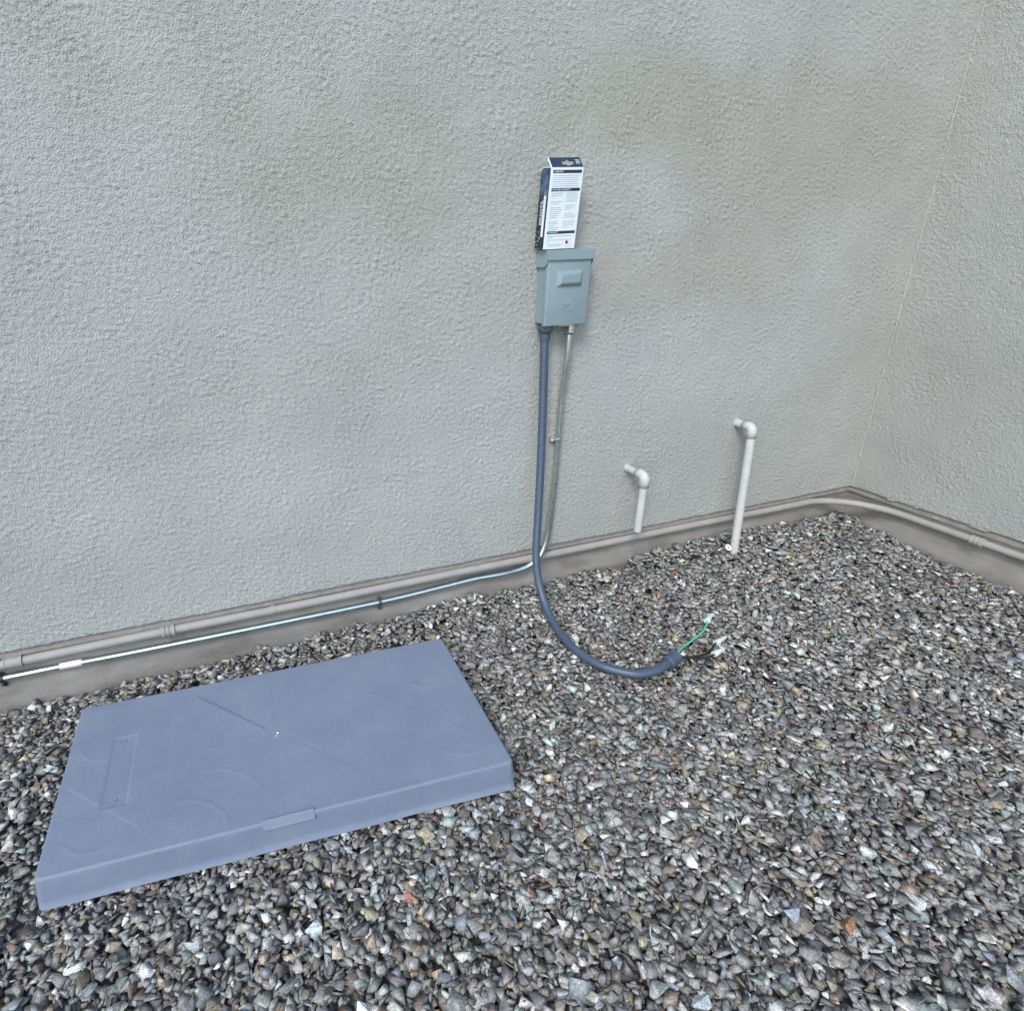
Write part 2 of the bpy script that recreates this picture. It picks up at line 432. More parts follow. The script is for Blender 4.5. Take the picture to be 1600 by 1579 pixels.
# ------------------------------------------------------------------ conduits along the base
RA = 0.0128
def arc_pts(c, r, a0, a1, n, z):
    return [Vector((c[0] + r * math.cos(a0 + (a1 - a0) * i / n), c[1] + r * math.sin(a0 + (a1 - a0) * i / n), z)) for i in range(n + 1)]
pa = thing('wall_conduit', 'beige painted conduit running low along both walls and round the corner', 'conduit', (-1.5, 0.002, 0.13))
yA = 0.0025
rad = 0.23
path = [Vector((-4.7 + 0.1 * i, yA, 0.1245 + 0.0008 * math.sin(i * .7))) for i in range(45)]
arc = arc_pts((yA - rad, yA - rad), rad, math.pi / 2, 0, 14, 0)
arc = [Vector((p.x, p.y, 0.1243 - 0.0115 * i / 14)) for i, p in enumerate(arc)]
path = [p for p in path if p.x < arc[0].x - .03] + arc + [Vector((yA, -.32 - .1 * i, 0.1125 - .0002 * i)) for i in range(26)]
tube('pipe', resample(catmull(path, 4), .018), RA, 'taupe', pa, 16)
def coupling(x, kind, along='x', z=0.1245):
    prof = {'slip': [(-.022, RA), (-.022, .0165), (-.0185, .0165), (-.0175, .0152), (.0175, .0152), (.0185, .0168), (.022, .0168), (.022, RA)],
            'pair': [(-.019, RA), (-.019, .0172), (-.010, .0172), (-.0095, .0148), (-.005, .0148), (-.0045, .0168), (.002, .0168), (.0025, .0146), (.008, .0146), (.0085, .0174), (.017, .0174), (.017, RA)],
            'band': [(-.006, RA), (-.006, .0142), (.006, .0142), (.006, RA)]}[kind]
    a, b = ((x, yA, z), (x + 1, yA, z)) if along == 'x' else ((yA, x, z), (yA, x - 1, z))
    return lathe_line({'slip': 'coupling', 'pair': 'coupling', 'band': 'strap'}[kind], a, b, prof, 'taupe', pa)
coupling(-3.046, 'slip'); coupling(-2.656, 'pair'); coupling(-2.361, 'band'); coupling(-0.447, 'pair', 'y', 0.1124)
coupling(-3.09, 'band')

em = thing('metal_conduit', 'shiny galvanised conduit bending from the box to run along the wall base', 'conduit', (-1.44, -.012, .1))
RE = 0.0088
pts = [(-4.7, .006, .083), (-3.9, .006, .083), (-3.08, .005, .0805), (-2.92, .005, .080), (-2.76, .005, .077), (-2.42, .005, .0745), (-2.03, .004, .0745), (-1.81, .003, .083),
       (-1.70, .001, .089), (-1.62, -.004, .0895), (-1.555, -.008, .093), (-1.50, -.011, .106), (-1.463, -.0125, .134), (-1.442, -.0135, .185), (-1.4335, -.0135, .26),
       (-1.4285, -.0135, .40), (-1.4285, -.0135, .55), (-1.4290, -.0145, .66), (-1.4295, -.019, .72), (-1.4295, -.026, .785), (-1.4298, -.028, .84), (-1.4298, -.028, .884)]
emt_path = resample(catmull(pts, 12), .008)
tube('tube', emt_path, RE, 'emt', em, 18)
lathe_line('connector', (-1.4298, -.028, .863), (-1.4298, -.028, 1), [(0, RE), (0, .0115), (.003, .0125), (.008, .0125), (.0085, .0105), (.011, .0105), (.012, .0135), (.020, .0135), (.0205, .0112), (.034, .0112)], 'zinc', em, 8, False)
sc = lathe_line('gasket', (-1.4298, -.028, .8605), (-1.4298, -.028, 1), [(0, .0118), (.0024, .0118)], 'black', em, 20)
def strap_at(i_pt, vertical, mat):
    p = min(emt_path, key=lambda q: (q - Vector(i_pt)).length)
    if vertical:
        s = lathe_line('strap', p + Vector((0, 0, -.006)), p + Vector((0, 0, 1)), [(0, .0095), (0, .0108), (.012, .0108), (.012, .0095)], mat, em, 20)
        box('strap_ear', p.x - .026, p.x - .006, p.y + .003, p.y + .009, p.z - .006, p.z + .006, mat, s, .0015)
        lathe_line('screw', (p.x - .018, p.y + .003, p.z), (p.x - .018, p.y - 1, p.z), [(0, .0045), (.002, .0045), (.0035, .002)], mat, s, 12)
    else:
        s = lathe_line('strap', p + Vector((-.005, 0, 0)), p + Vector((1, 0, 0)), [(0, .009), (0, .0105), (.010, .0105), (.010, .009)], mat, em, 20)
        box('strap_ear', p.x - .006, p.x + .006, p.y + .004, p.y + .010, p.z - .029, p.z - .008, mat, s, .0015)
        lathe_line('screw', (p.x, p.y + .004, p.z - .019), (p.x, p.y - 1, p.z - .019), [(0, .0055), (.0025, .0055), (.005, .0028)], mat, s, 12)
        box('strap_lip', p.x - .005, p.x + .005, p.y + .004, p.y + .010, p.z + .006, p.z + .014, mat, s, .0015)
strap_at((-1.43, -.0135, .533), True, 'zinc')
strap_at((-2.030, .004, .0745), False, 'fitting')
strap_at((-3.082, .005, .0805), False, 'black')
# maker's sticker wrapped on the tube
p0 = Vector((-2.945, .005, .0803)); p1 = Vector((-2.889, .005, .0798))
st = lathe_line('sticker', p0, p1, [(0, RE), (0, RE + .0006), (.056, RE + .0006), (.056, RE)], 'pinkprint', em, 20)
def sticker_band():
    bm = bmesh.new(); rr = RE + .0009; d = (p1 - p0)
    for a0, a1, s0, s1 in ((.1, 1.25, .04, .96), (1.5, 1.62, .1, .6), (1.8, 1.9, .3, .9)):
        q = []
        for a in np.linspace(a0, a1, 5):
            q.append((bm.verts.new(p0 + d * s0 + Vector((0, -math.sin(a) * rr, math.cos(a) * rr))), bm.verts.new(p0 + d * s1 + Vector((0, -math.sin(a) * rr, math.cos(a) * rr)))))
        for m, n_ in zip(q, q[1:]): bm.faces.new((m[0], m[1], n_[1], n_[0]))
    return bm
from_bm('print', sticker_band(), 'whiteprint', st)

# ------------------------------------------------------------------ disconnect box
bx0, bx1, bz0, bz1, byf = -1.5345, -1.3965, 0.8905, 1.0865, -0.057
db = thing('disconnect_box', 'grey enamelled electrical disconnect box mounted on the stucco wall', 'electrical box', (-1.465, 0, bz0))
box('body', bx0 + .0035, bx1 - .0035, -.045, .002, bz0 + .006, bz1 - .004, 'box', db, .002, 2, smooth=False)
def pan():
    """front cover: face plate with short returns and a rolled edge"""
    return box_bm(bx0, bx1, byf, -.038, bz0, bz1 - .004, .0035, 3)
cv = from_bm('cover', pan(), 'box', db, True); sharp(cv, 50)
def boss():
    bm = bmesh.new()
    ox0, ox1, oz0, oz1 = -1.5068, -1.4228, .9935, 1.0395
    ix0, ix1, iz0, iz1 = ox0 + .0125, ox1 - .0125, oz0 + .0115, oz1 - .0125
    o = [bm.verts.new((x, byf + .0015, z)) for x, z in ((ox0, oz0), (ox1, oz0), (ox1, oz1), (ox0, oz1))]
    i = [bm.verts.new((x, byf - .0105, z)) for x, z in ((ix0, iz0), (ix1, iz0), (ix1, iz1), (ix0, iz1))]
    for k in range(4): bm.faces.new((o[k], o[(k + 1) % 4], i[(k + 1) % 4], i[k]))
    bm.faces.new(i); bm.faces.new(o[::-1])
    bmesh.ops.bevel(bm, geom=[e for e in bm.edges if any(v in i for v in e.verts)], offset=.0014, segments=2, affect='EDGES')
    return bm
from_bm('handle_boss', boss(), 'box', cv, True); sharp(cv.children[0], 35)
def emblem():
    bm = bmesh.new(); cx, cz = -1.468, .9475
    tube_bm([(cx + .024 * math.cos(a), byf, cz + .0115 * math.sin(a) - .004) for a in np.linspace(R(185), R(365), 22)], .0009, 6, bm)
    tube_bm([(cx - .006 + .010 * math.cos(a), byf, cz + .001 + .009 * math.sin(a)) for a in np.linspace(R(100), R(300), 12)], .0009, 6, bm)
    for dx, a, b in ((-.003, -.006, .011), (.004, -.007, .016), (.0085, -.004, .012)):
        tube_bm([(cx + dx, byf, cz + a), (cx + dx + .001, byf, cz + b)], .0009, 6, bm)
    for dx in (-.014, -.009, .012, .016):
        tube_bm([(cx + dx, byf, cz - .0225), (cx + dx + .002, byf, cz - .019)], .0007, 6, bm)
    return bm
from_bm('emblem', emblem(), 'box', cv, True)
cap = box('cap', bx0 - .0035, bx1 + .0045, byf - .0055, byf - .0030, bz1 - .022, bz1 + .004, 'box', db, .0009, 2)
box('cap_top', bx0 - .0035, bx1 + .0045, byf - .0048, .0, bz1 + .0015, bz1 + .0042, 'box', cap, .0008, 1)
def ear(x0, x1):
    bm = bmesh.new(); pr = [(byf - .0045, bz1 + .0035), (0, bz1 + .0035), (0, bz1 - .040), (byf + .022, bz1 - .040)]
    for a in np.linspace(R(-90), R(-180), 8):
        pr.append((byf + .022 + .024 * math.cos(a), bz1 - .018 + .022 * math.sin(a)))
    pr.append((byf - .0045, bz1 - .017))
    A = [bm.verts.new((x0, y, z)) for y, z in pr]; B = [bm.verts.new((x1, y, z)) for y, z in pr]
    bm.faces.new(A); bm.faces.new(B[::-1])
    for k in range(len(pr)): bm.faces.new((A[k], B[k], B[(k + 1) % len(pr)], A[(k + 1) % len(pr)]))
    bmesh.ops.remove_doubles(bm, verts=bm.verts, dist=1e-5)
    return bm
from_bm('cap_ear', ear(bx0 - .0038, bx0 - .0015), 'box', cap)
from_bm('cap_ear', ear(bx1 + .0022, bx1 + .0048), 'box', cap)
lathe_line('rivet', (bx0 - .001, -.022, bz1 - .034), (bx0 - 1, -.022, bz1 - .034), [(0, .003), (.0035, .003), (.0045, .0015)], 'box', cap, 12)
box('latch_tab', bx0 + .048, bx0 + .090, byf + .001, byf + .008, bz0 - .0018, bz0 + .002, 'zinc', db, .0008, 1)

# ------------------------------------------------------------------ retail carton standing on the box
ct = thing('carton', 'white and black retail carton standing on top of the grey electrical box', 'carton', (-1.5, -.03, bz1 + .005))
cw, cdp, ch = .0962, .0445, .1945
CM = Matrix.Translation((-1.5500, -.0505, 1.0925)) @ Matrix.Rotation(R(5.6), 4, 'X') @ Matrix.Rotation(R(-1.0), 4, 'Y')
def cbox(name, x0, x1, y0, y1, z0, z1, mat, par, bev=0):
    return box(name, x0, x1, y0, y1, z0, z1, mat, par, bev, 1, CM)
def side_prism(x0, x1, y0, y1, z0, z1, rr):
    pr = [(y0, z0), (y1, z0)] + [(y1 - rr + rr * math.cos(a), z1 - rr + rr * math.sin(a)) for a in np.linspace(0, math.pi / 2, 7)] + [(y0, z1)]
    bm = bmesh.new(); A = [bm.verts.new((x0, y, z)) for y, z in pr]; B = [bm.verts.new((x1, y, z)) for y, z in pr]
    bm.faces.new(A); bm.faces.new(B[::-1])
    for k in range(len(pr)): bm.faces.new((A[k], B[k], B[(k + 1) % len(pr)], A[(k + 1) % len(pr)]))
    bm.transform(CM); return bm
shell = from_bm('shell', side_prism(0, cw, 0, cdp, 0, ch, .013), 'card', ct)
ep = .0004
# left side print: dark artwork, blue photo at the top, white strip, lettering
side = from_bm('side_print', side_prism(-ep, .0004, .0022, cdp - .0003, .0005, ch - .0012, .0125), 'darkprint', ct)
from_bm('photo_print', side_prism(-ep * 2, .0003, .0045, cdp - .003, ch * .665, ch - .004, .011), 'blueprint', side)
cbox('white_strip', -ep * 2, .0003, .0100, .0205, .030, ch * .735, 'whiteprint', side)
text_mesh('lettering', 'KASOTA', .0155, 'whiteprint', side,
          CM @ Matrix.Translation((-ep * 1.5, .0225, .058)) @ Matrix(((0, 0, -1, 0), (0, 1, 0, 0), (1, 0, 0, 0), (0, 0, 0, 1))) @ Matrix.Rotation(0, 4, 'Z'))
def specks():
    bm = bmesh.new(); r = random.Random(8)
    for _ in range(34):
        y, z, s = r.uniform(.024, .046), r.uniform(.004, .060) if r.random() < .6 else r.uniform(.06, .13), r.uniform(.0004, .0016)
        q = [bm.verts.new(CM @ Vector((-ep * 1.6, y + s * math.cos(a), z + s * math.sin(a)))) for a in np.linspace(0, 2 * math.pi, 7)[:-1]]
        bm.faces.new(q)
    return bm
from_bm('star_specks', specks(), 'whiteprint', side)
# front print
def fr(name, x0, x1, z0, z1, mat, par, lift=1.0):
    return cbox(name, x0, x1, -ep * lift, .0002, z0, z1, mat, par)
fp = fr('front_print', .0052, cw - .0022, .0035, ch - .0045, 'whiteprint', ct, 0.5)
bars = [(ch - .0135, ch - .006, 'OVERVIEW', .0055), (ch - .055, ch - .0475, 'FEATURES & BENEFITS', .0055), (.0375, .0445, 'WARRANTY', .0055)]
for z0, z1, s, sz in bars:
    bb = fr('heading_bar', .0062, cw - .0045, z0, z1, 'navy', fp, 1.2)
    text_mesh('heading', s, sz, 'whiteprint', bb, CM @ Matrix.Translation((.0095, -ep * 1.4, z0 + .0018)) @ Matrix.Rotation(R(90), 4, 'X'))
def lines(spec):
    bm = bmesh.new(); r = random.Random(4)
    for x0, x1, z in spec:
        x = x0
        while x < x1 - .001:
            w = min(r.uniform(.003, .009), x1 - x)
            q = [(x, z), (x + w, z), (x + w, z + .0016), (x, z + .0016)]
            bm.faces.new([bm.verts.new(CM @ Vector((a, -ep * 1.1, b))) for a, b in q])
            x += w + .0007
    return bm
sp = []
for i in range(6): sp.append((.0065, cw - .006 - (.0, .007, .006, .010, .004, .006)[i], ch - .0195 - i * .0049))
lz = [ch - .0605 - i * .0048 for i in range(19)]
ll = [.030, .027, .006, None, .030, .020, None, .026, .029, .027, .026, .022, .017, None, .022, .022, .014, .026, .022]
rl = [.027, .028, .029, .028, .029, None, .028, .024, .014, None, .020, .028, .027, None, .027, .026, .025, .011, None]
for z, a, b in zip(lz, ll, rl):
    if z < .047: continue
    if a: sp.append((.0075, .0075 + a * 1.25, z))
    if b: sp.append((.052, .052 + b * 1.25, z))
for z, a, b in ((.031, .007, .084), (.0275, .007, .024), (.0215, .007, .082), (.0165, .007, .014), (.0105, .013, .058), (.0065, .013, .052)):
    sp.append((a, b, z))
from_bm('small_print', lines(sp), 'greyprint', fp)
fl = fr('flag_print', .0665, .0845, .0045, .0195, 'pinkprint', fp, 1.2)
fr('flag_canton', .0665, .0735, .0120, .0195, 'navy', fl, 1.5)
for i in range(5): fr('flag_stripe', .0738 if i > 1 else .0667, .0845, .0062 + i * .0028, .0074 + i * .0028, 'whiteprint', fl, 1.4)
# hang tab leaning back from the front edge, with a cut euro slot
def tab():
    h, w, th = .033, cw, .0012
    slot = [(-.0175, -.004), (-.0175, .0015)] + [(-.0145 + .003 * math.cos(a), .0012 + .003 * math.sin(a)) for a in np.linspace(R(180), R(90), 4)]
    slot += [(-.0058, .0042)] + [(.0052 * math.cos(a), .0052 + .0048 * math.sin(a)) for a in np.linspace(R(180), R(0), 9)] + [(.0058, .0042)]
    slot += [(.0145 + .003 * math.cos(a), .0012 + .003 * math.sin(a)) for a in np.linspace(R(90), R(0), 4)] + [(.0175, -.004)]
    slot += [(.0145, -.0062), (-.0145, -.0062)]
    scx, scz = w * .56, h * .50
    bm = bmesh.new()
    outer = [bm.verts.new((x, 0, z)) for x, z in ((.0006, 0), (w - .0006, 0), (w - .0006, h), (.0006, h))]
    inner = [bm.verts.new((scx + x, 0, scz + z)) for x, z in slot]
    es = [bm.edges.new((outer[i], outer[(i + 1) % 4])) for i in range(4)] + [bm.edges.new((inner[i], inner[(i + 1) % len(inner)])) for i in range(len(inner))]
    bmesh.ops.triangle_fill(bm, use_beauty=True, edges=es)
    ex = bmesh.ops.extrude_face_region(bm, geom=bm.faces[:])
    for v in [g for g in ex['geom'] if isinstance(g, bmesh.types.BMVert)]: v.co.y += th
    return bm
TM = CM @ Matrix.Translation((0, .0002, ch - .0012)) @ Matrix.Rotation(R(-44), 4, 'X')
bm = tab(); bm.transform(TM)
tb = from_bm('hang_tab', bm, 'navy', ct)
bm = box_bm(0, .0024, -.0008, .0018, 0, .033, 0, 1, TM); from_bm('tab_edge', bm, 'card', tb)
def tabbits():
    bm = bmesh.new()
    for x0, x1, z0, z1 in ((.049, .059, .0085, .0102), (.077, .0905, .0262, .0276), (.0785, .081, .0175, .0215), (.082, .0905, .022, .0232), (.083, .0905, .019, .0202), (.079, .0815, .0135, .016), (.083, .0905, .0140, .0154)):
        bm.faces.new([bm.verts.new(TM @ Vector((a, -.0004, b * .9))) for a, b in ((x0, z0), (x1, z0), (x1, z1), (x0, z1))])
    return bm
tag(from_bm('tab_print', tabbits(), 'whiteprint', tb), kind='stuff')

# ------------------------------------------------------------------ flexible whip
RH = 0.0122
hs = thing('flexible_conduit', 'grey flexible conduit hanging from the box and curling onto the gravel', 'conduit', (-1.513, -.03, .0))
hp = [(-1.5132, -.03, .905), (-1.5132, -.03, .86), (-1.5121, -.032, .7979), (-1.5082, -.038, .6468), (-1.5102, -.050, .4891), (-1.5194, -.070, .3272), (-1.5300, -.088, .2256),
      (-1.5363, -.105, .1667), (-1.5384, -.130, .1109), (-1.5395, -.168, .063), (-1.546, -.222, .034), (-1.555, -.285, .0235), (-1.5600, -.365, .022), (-1.5385, -.450, .0215), (-1.4850, -.509, .022), (-1.440, -.524, .0235), (-1.398, -.5235, .0265), (-1.362, -.514, .0305)]
hpath = resample(catmull(hp, 16), .0013)
tube('jacket', hpath, lambda i, s: RH + .0006 * math.sin(2 * math.pi * s / .0068) * (1.0 if s < .75 else .25), 'hose', hs, 16)
lathe_line('connector', (-1.5132, -.03, .8925), (-1.5132, -.03, -1), [(0, .0125), (0, .021), (.004, .0215), (.014, .0212), (.019, .0195), (.0225, .0165), (.0235, .0148), (.045, .0142), (.0455, .0122)], 'fitting', hs, 28)
e0 = hpath[-22]; e1 = hpath[-1]; dr = (e1 - e0).normalized()
s0 = e1 - dr * .010
lathe_line('connector', s0, s0 + dr, [(0, .0125), (0, .0175), (.004, .0200), (.0065, .0200), (.007, .0182), (.036, .0180), (.0385, .0192), (.041, .0192), (.0415, .0175), (.0418, .012), (.034, .0115)], 'hose', hs, 28)
tip = s0 + dr * .040
def wire(pts, rad_, mat, nut_a, nut_b, lab):
    w = tube('wire', resample(catmull(pts, 10), .004), rad_, mat, hs, 10); w['label'] = lab
    a, b = Vector(nut_a), Vector(nut_b); b = a + (b - a) * .86; ln = (b - a).length
    n = lathe_line('wire_nut', a, b, [(0, .0045), (0, .0082), (.004, .0084), (ln * .45, .0074), (ln * .55, .0062), (ln * .93, .0054), (ln, .0042)], 'nut', w, 14)
    bm = bmesh.new(); d = (b - a).normalized(); u = d.cross(Vector((0, 0, 1))).normalized(); vv = d.cross(u)
    for sg in (1, -1):
        q = [bm.verts.new(a + d * s + u * sg * r_ + vv * k) for s, r_ in ((.001, .006), (.001, .0100), (.010, .0092), (.016, .005)) for k in (.0012, -.0012)]
        for f in ((0, 2, 4, 6), (7, 5, 3, 1), (0, 1, 3, 2), (2, 3, 5, 4), (4, 5, 7, 6)): bm.faces.new([q[k] for k in f])
    from_bm('nut_wing', bm, 'nut', n)
    return w
wire([tip, (-1.300, -.487, .037), (-1.270, -.4745, .034), (-1.2186, -.456, .033), (-1.168, -.437, .034), (-1.136, -.417, .038), (-1.124, -.407, .041)], .0026, 'green', (-1.129, -.4085, .039), (-1.085, -.387, .045), 'green earth wire ending in a white twist connector')
wire([tip + Vector((0, -.003, -.003)), (-1.306, -.511, .027), (-1.268, -.5215, .022), (-1.235, -.528, .022), (-1.216, -.5275, .025)], .0031, 'blackwire', (-1.219, -.527, .026), (-1.172, -.5215, .030), 'lower black wire ending in a white twist connector')
wire([tip + Vector((0, .003, -.003)), (-1.308, -.505, .025), (-1.262, -.510, .018), (-1.215, -.506, .018), (-1.180, -.492, .023), (-1.172, -.489, .026)], .0031, 'blackwire', (-1.174, -.489, .026), (-1.122, -.4785, .030), 'upper black wire ending in a white twist connector')

# ------------------------------------------------------------------ white drain pipes
def drain(label, wx, wz, d, zb, yb, rp, re, xb):
    t = thing('drain_pipe', label, 'pipe', (wx, -d, zb))
    lathe_line('stub', (wx, .01, wz), (wx, -1, wz), [(0, rp), (.01 + d - re * .9, rp)], 'pvc', t)
    # elbow: short sweep with sockets
    el = [Vector((wx, -d + re * 2.3, wz))] + [Vector((wx, -d + re * 1.05 - re * 1.05 * math.sin(a), wz - re * 1.05 + re * 1.05 * math.cos(a))) for a in np.linspace(0, math.pi / 2, 8)]
    el += [Vector((wx, -d, wz - re * 2.35))]
    n = len(el)
    e = tube('elbow', el, re, 'pvc', t, 24)
    top = Vector((wx, -d, wz - re * 1.0)); bot = Vector((xb, yb, zb))
    ln = (bot - top).length
    lathe_line('riser', top, bot, [(0, rp), (ln - .001, rp), (ln, rp - .001), (ln, rp * .82), (ln - .03, rp * .80)], 'pvc', t)
    lathe_line('sealant_ring', (wx, .003, wz), (wx, -1, wz), [(0, rp * 1.25), (.003, rp * 1.22), (.008, rp * 1.02)], 'sealant', t)
    return t
d1 = drain('short white plastic drain pipe ending above the conduit, nearer the grey box', -1.1356, .3972, .0864, .199, -.0862, .0124, .0160, -1.1362)
d2 = drain('tall white plastic drain pipe that reaches down into the gravel', -.6848, .5025, .0668, .02, -.0920, .0140, .0158, -.6848)
# scuffs and dirt on the short one
bm = bmesh.new(); r_ = random.Random(2)
for k in range(7):
    y = -.02 - .006 * k + r_.uniform(-.002, .002); a = r_.uniform(-.5, .6); a2 = a + r_.uniform(.1, .35); w_ = r_.uniform(.0008, .002)
    q = [bm.verts.new((-1.1356 + .01305 * math.sin(t_) , yy, .3972 + .01305 * math.cos(t_))) for t_, yy in ((a, y), (a2, y - w_), (a2, y), (a, y + w_))]
    bm.faces.new(q)
from_bm('scuff', bm, 'black', d1)
rg = lathe_line('plastic_ring', (-.690, -.063, .075), (-.690, -.068, 1), [(-.004, .0085), (-.004, .0128), (.004, .0128), (.004, .0085)], 'pvc_ring')
def ring_mesh():
    bm = bmesh.new(); n = 20; prof = [(.0075, -.004), (.0125, -.004), (.0125, .004), (.0075, .004)]
    rings = [[bm.verts.new((p[0] * math.cos(2 * math.pi * k / n), p[0] * math.sin(2 * math.pi * k / n), p[1])) for p in prof] for k in range(n)]
    for k in range(n):
        a, b = rings[k], rings[(k + 1) % n]
        for j in range(4): bm.faces.new((a[j], a[(j + 1) % 4], b[(j + 1) % 4], b[j]))
    bm.transform(Matrix.Translation((-.716, -.092, .060)) @ Matrix.Rotation(R(38), 4, 'X') @ Matrix.Rotation(R(12), 4, 'Y'))
    return bm
bpy.data.objects.remove(rg)
tag(from_bm('plastic_ring', ring_mesh(), 'pvc_ring', None, True), 'small white plastic ring lying by the foot of the tall drain pipe', 'ring')

# ------------------------------------------------------------------ equipment pad
PX, PY, PANG, PL, PW, PH = -2.8751, -0.1729, R(-4.62), 0.9504, 0.4662, 0.072
PZ, SX, SY = 0.0695, 0.0206, 0.0100
pc, ps = math.cos(PANG), math.sin(PANG)
def padP(i, j, dz):            # i 0..PL along, j 0..-PW towards camera, dz from the top plane
    return Vector((PX + pc * i - ps * j, PY + ps * i + pc * j, PZ + SX * (i - PL / 2) + SY * (j + PW / 2) + dz))
def seg_d(px, py, a, b):
    ax, ay = a; bx, by = b; vx, vy = bx - ax, by - ay
    t = np.clip(((px - ax) * vx + (py - ay) * vy) / (vx * vx + vy * vy), 0, 1)
    return np.hypot(px - ax - t * vx, py - ay - t * vy), t
def pad_relief(u, v):
    """u along 0..PL, v depth 0 (back)..PW (front): shallow moulded lines and plates, metres"""
    z = np.zeros_like(u)
    def line(a, b, w, h):
        nonlocal z
        d, t = seg_d(u, v, a, b); z += h * np.exp(-(d / w) ** 2)
    def step(a, b, w, h, side):     # a low terrace edge that fades out
        nonlocal z
        ax, ay = a; bx, by = b; vx, vy = bx - ax, by - ay; ln = math.hypot(vx, vy)
        n = ((u - ax) * -vy + (v - ay) * vx) / ln * side; t = ((u - ax) * vx + (v - ay) * vy) / ln ** 2
        m = np.clip(np.minimum(t, 1 - t) / .12, 0, 1)
        z += h * m * np.where(n > 0, np.exp(-n / w), 0) * np.clip(n / .002 + 1, 0, 1)
    def arc_(c, r, w, h, a0, a1):
        nonlocal z
        d = np.abs(np.hypot(u - c[0], v - c[1]) - r); an = np.degrees(np.arctan2(v - c[1], u - c[0])) % 360
        m = ((an - a0) % 360) < (a1 - a0); z += h * np.exp(-(d / w) ** 2) * m
        step((.267, .028), (.452, .222), .03, .00026, 1)
    step((.478, .246), (.658, .423), .03, .0005, 1)
    step((.006, .248), (.188, .413), .03, .0008, -1)
    step((.652, .103), (.922, .382), .03, .0005, 1)
    line((.217, .02), (.226, .38), .0022, -.0004); line((.467, .06), (.463, .42), .0022, -.0003)
    for c in ((.090, .130), (.095, .365), (PL - .08, .12), (PL - .08, .35)):
        arc_(c, .068, .004, .0006, 20, 150); line((c[0] - .085, c[1] - .022), (c[0] - .03, c[1] - .030), .0018, -.0005)
    arc_((.245, .470), .108, .005, .0006, 270, 350); arc_((.30, .42), .125, .005, .0005, 260, 345); arc_((.36, .12), .12, .005, .0004, 30, 130)
    z += .0007 * np.sin(u * 11 + 1) * np.sin(v * 9 + .5) + .0004 * np.sin(u * 31 + v * 17)
    # recessed name plate bed
    inside = np.minimum(np.minimum(u - .0955, .1445 - u), np.minimum(v - .138, .335 - v))
    z += -.0014 * np.clip(inside / .0014 + .5, 0, 1)
    groove = np.exp(-(inside / .0016) ** 2); z += -.0009 * groove
    for q in ((.1194, .150), (.1207, .319)):
        z += -.0010 * np.exp(-((np.hypot(u - q[0], v - q[1])) / .009) ** 2)
    return z
def pad_body():
    edge = [0, .0008, .002, .004, .0065, .010, .016]
    def axis(n, ln): return np.array(edge + list(np.linspace(.022, ln - .022, n)) + [ln - e for e in edge[::-1]])
    us, vs_ = axis(300, PL), axis(150, PW)
    U, V = np.meshgrid(us, vs_)
    rr = .0048; d = np.minimum(np.minimum(U, PL - U), np.minimum(V, PW - V)); k = np.clip(rr - d, 0, rr)
    drop = -(rr - np.sqrt(np.maximum(rr * rr - k * k, 0)))
    zz = drop + pad_relief(U, V) * np.clip(d / .02, 0, 1)
    # rounded plan corners
    RC = .013
    for cu, cv_, su, sv in ((RC, RC, -1, -1), (PL - RC, RC, 1, -1), (RC, PW - RC, -1, 1), (PL - RC, PW - RC, 1, 1)):
        du, dv = (U - cu) * su, (V - cv_) * sv; m = (du > 0) & (dv > 0)
        mx = np.maximum(du, dv); hyp = np.maximum(np.hypot(du, dv), 1e-9); f = mx / hyp
        U = np.where(m, cu + su * du * f, U); V = np.where(m, cv_ + sv * dv * f, V)
    ny, nx = U.shape; verts = [padP(a, -b, c) for a, b, c in zip(U.ravel(), V.ravel(), zz.ravel())]
    I = lambda y, x: y * nx + x
    faces = [(I(y, x), I(y + 1, x), I(y + 1, x + 1), I(y, x + 1)) for y in range(ny - 1) for x in range(nx - 1)]
    loop = [(y, 0) for y in range(ny)] + [(ny - 1, x) for x in range(1, nx)] + [(y, nx - 1) for y in range(ny - 2, -1, -1)] + [(0, x) for x in range(nx - 2, 0, -1)]
    prev = [I(*q) for q in loop]
    for depth in (-.012, -.030, -.050, -PH):
        cur = []
        for (y, x) in loop:
            a, b = U[y, x], V[y, x]; o = .006 * (-depth / PH)
            a2 = a + (a - PL / 2) / (PL / 2) * o + 0; b2 = b + (b - PW / 2) / (PW / 2) * o
            wob = .0006 * math.sin(a * 23) + .0006 * math.sin(b * 37)
            verts.append(padP(a2, -(b2 + (wob if y in (0, ny - 1) else 0)), depth)); cur.append(len(verts) - 1)
        for q in range(len(loop)):
            n_ = (q + 1) % len(loop); faces.append((prev[q], cur[q], cur[n_], prev[n_]))
        prev = cur
    faces.append(tuple(prev))
    me = bpy.data.meshes.new('slab'); me.from_pydata([tuple(v) for v in verts], [], faces); me.update()
    return me
pd = thing('equipment_pad', 'blue-grey moulded plastic equipment pad lying on the gravel', 'pad', padP(PL / 2, -PW / 2, -PH))
slab = link('slab', pad_body(), 'pad', pd, True); 
def pmat(i, j, dz, rx=0.0):
    e1_ = (padP(1, 0, 0) - padP(0, 0, 0)).normalized(); e2_ = (padP(0, 1, 0) - padP(0, 0, 0)).normalized(); e3 = e1_.cross(e2_).normalized(); e2_ = e3.cross(e1_)
    m = Matrix((e1_, e2_, e3)).transposed().to_4x4(); return Matrix.Translation(padP(i, j, dz)) @ m @ Matrix.Rotation(rx, 4, 'X')
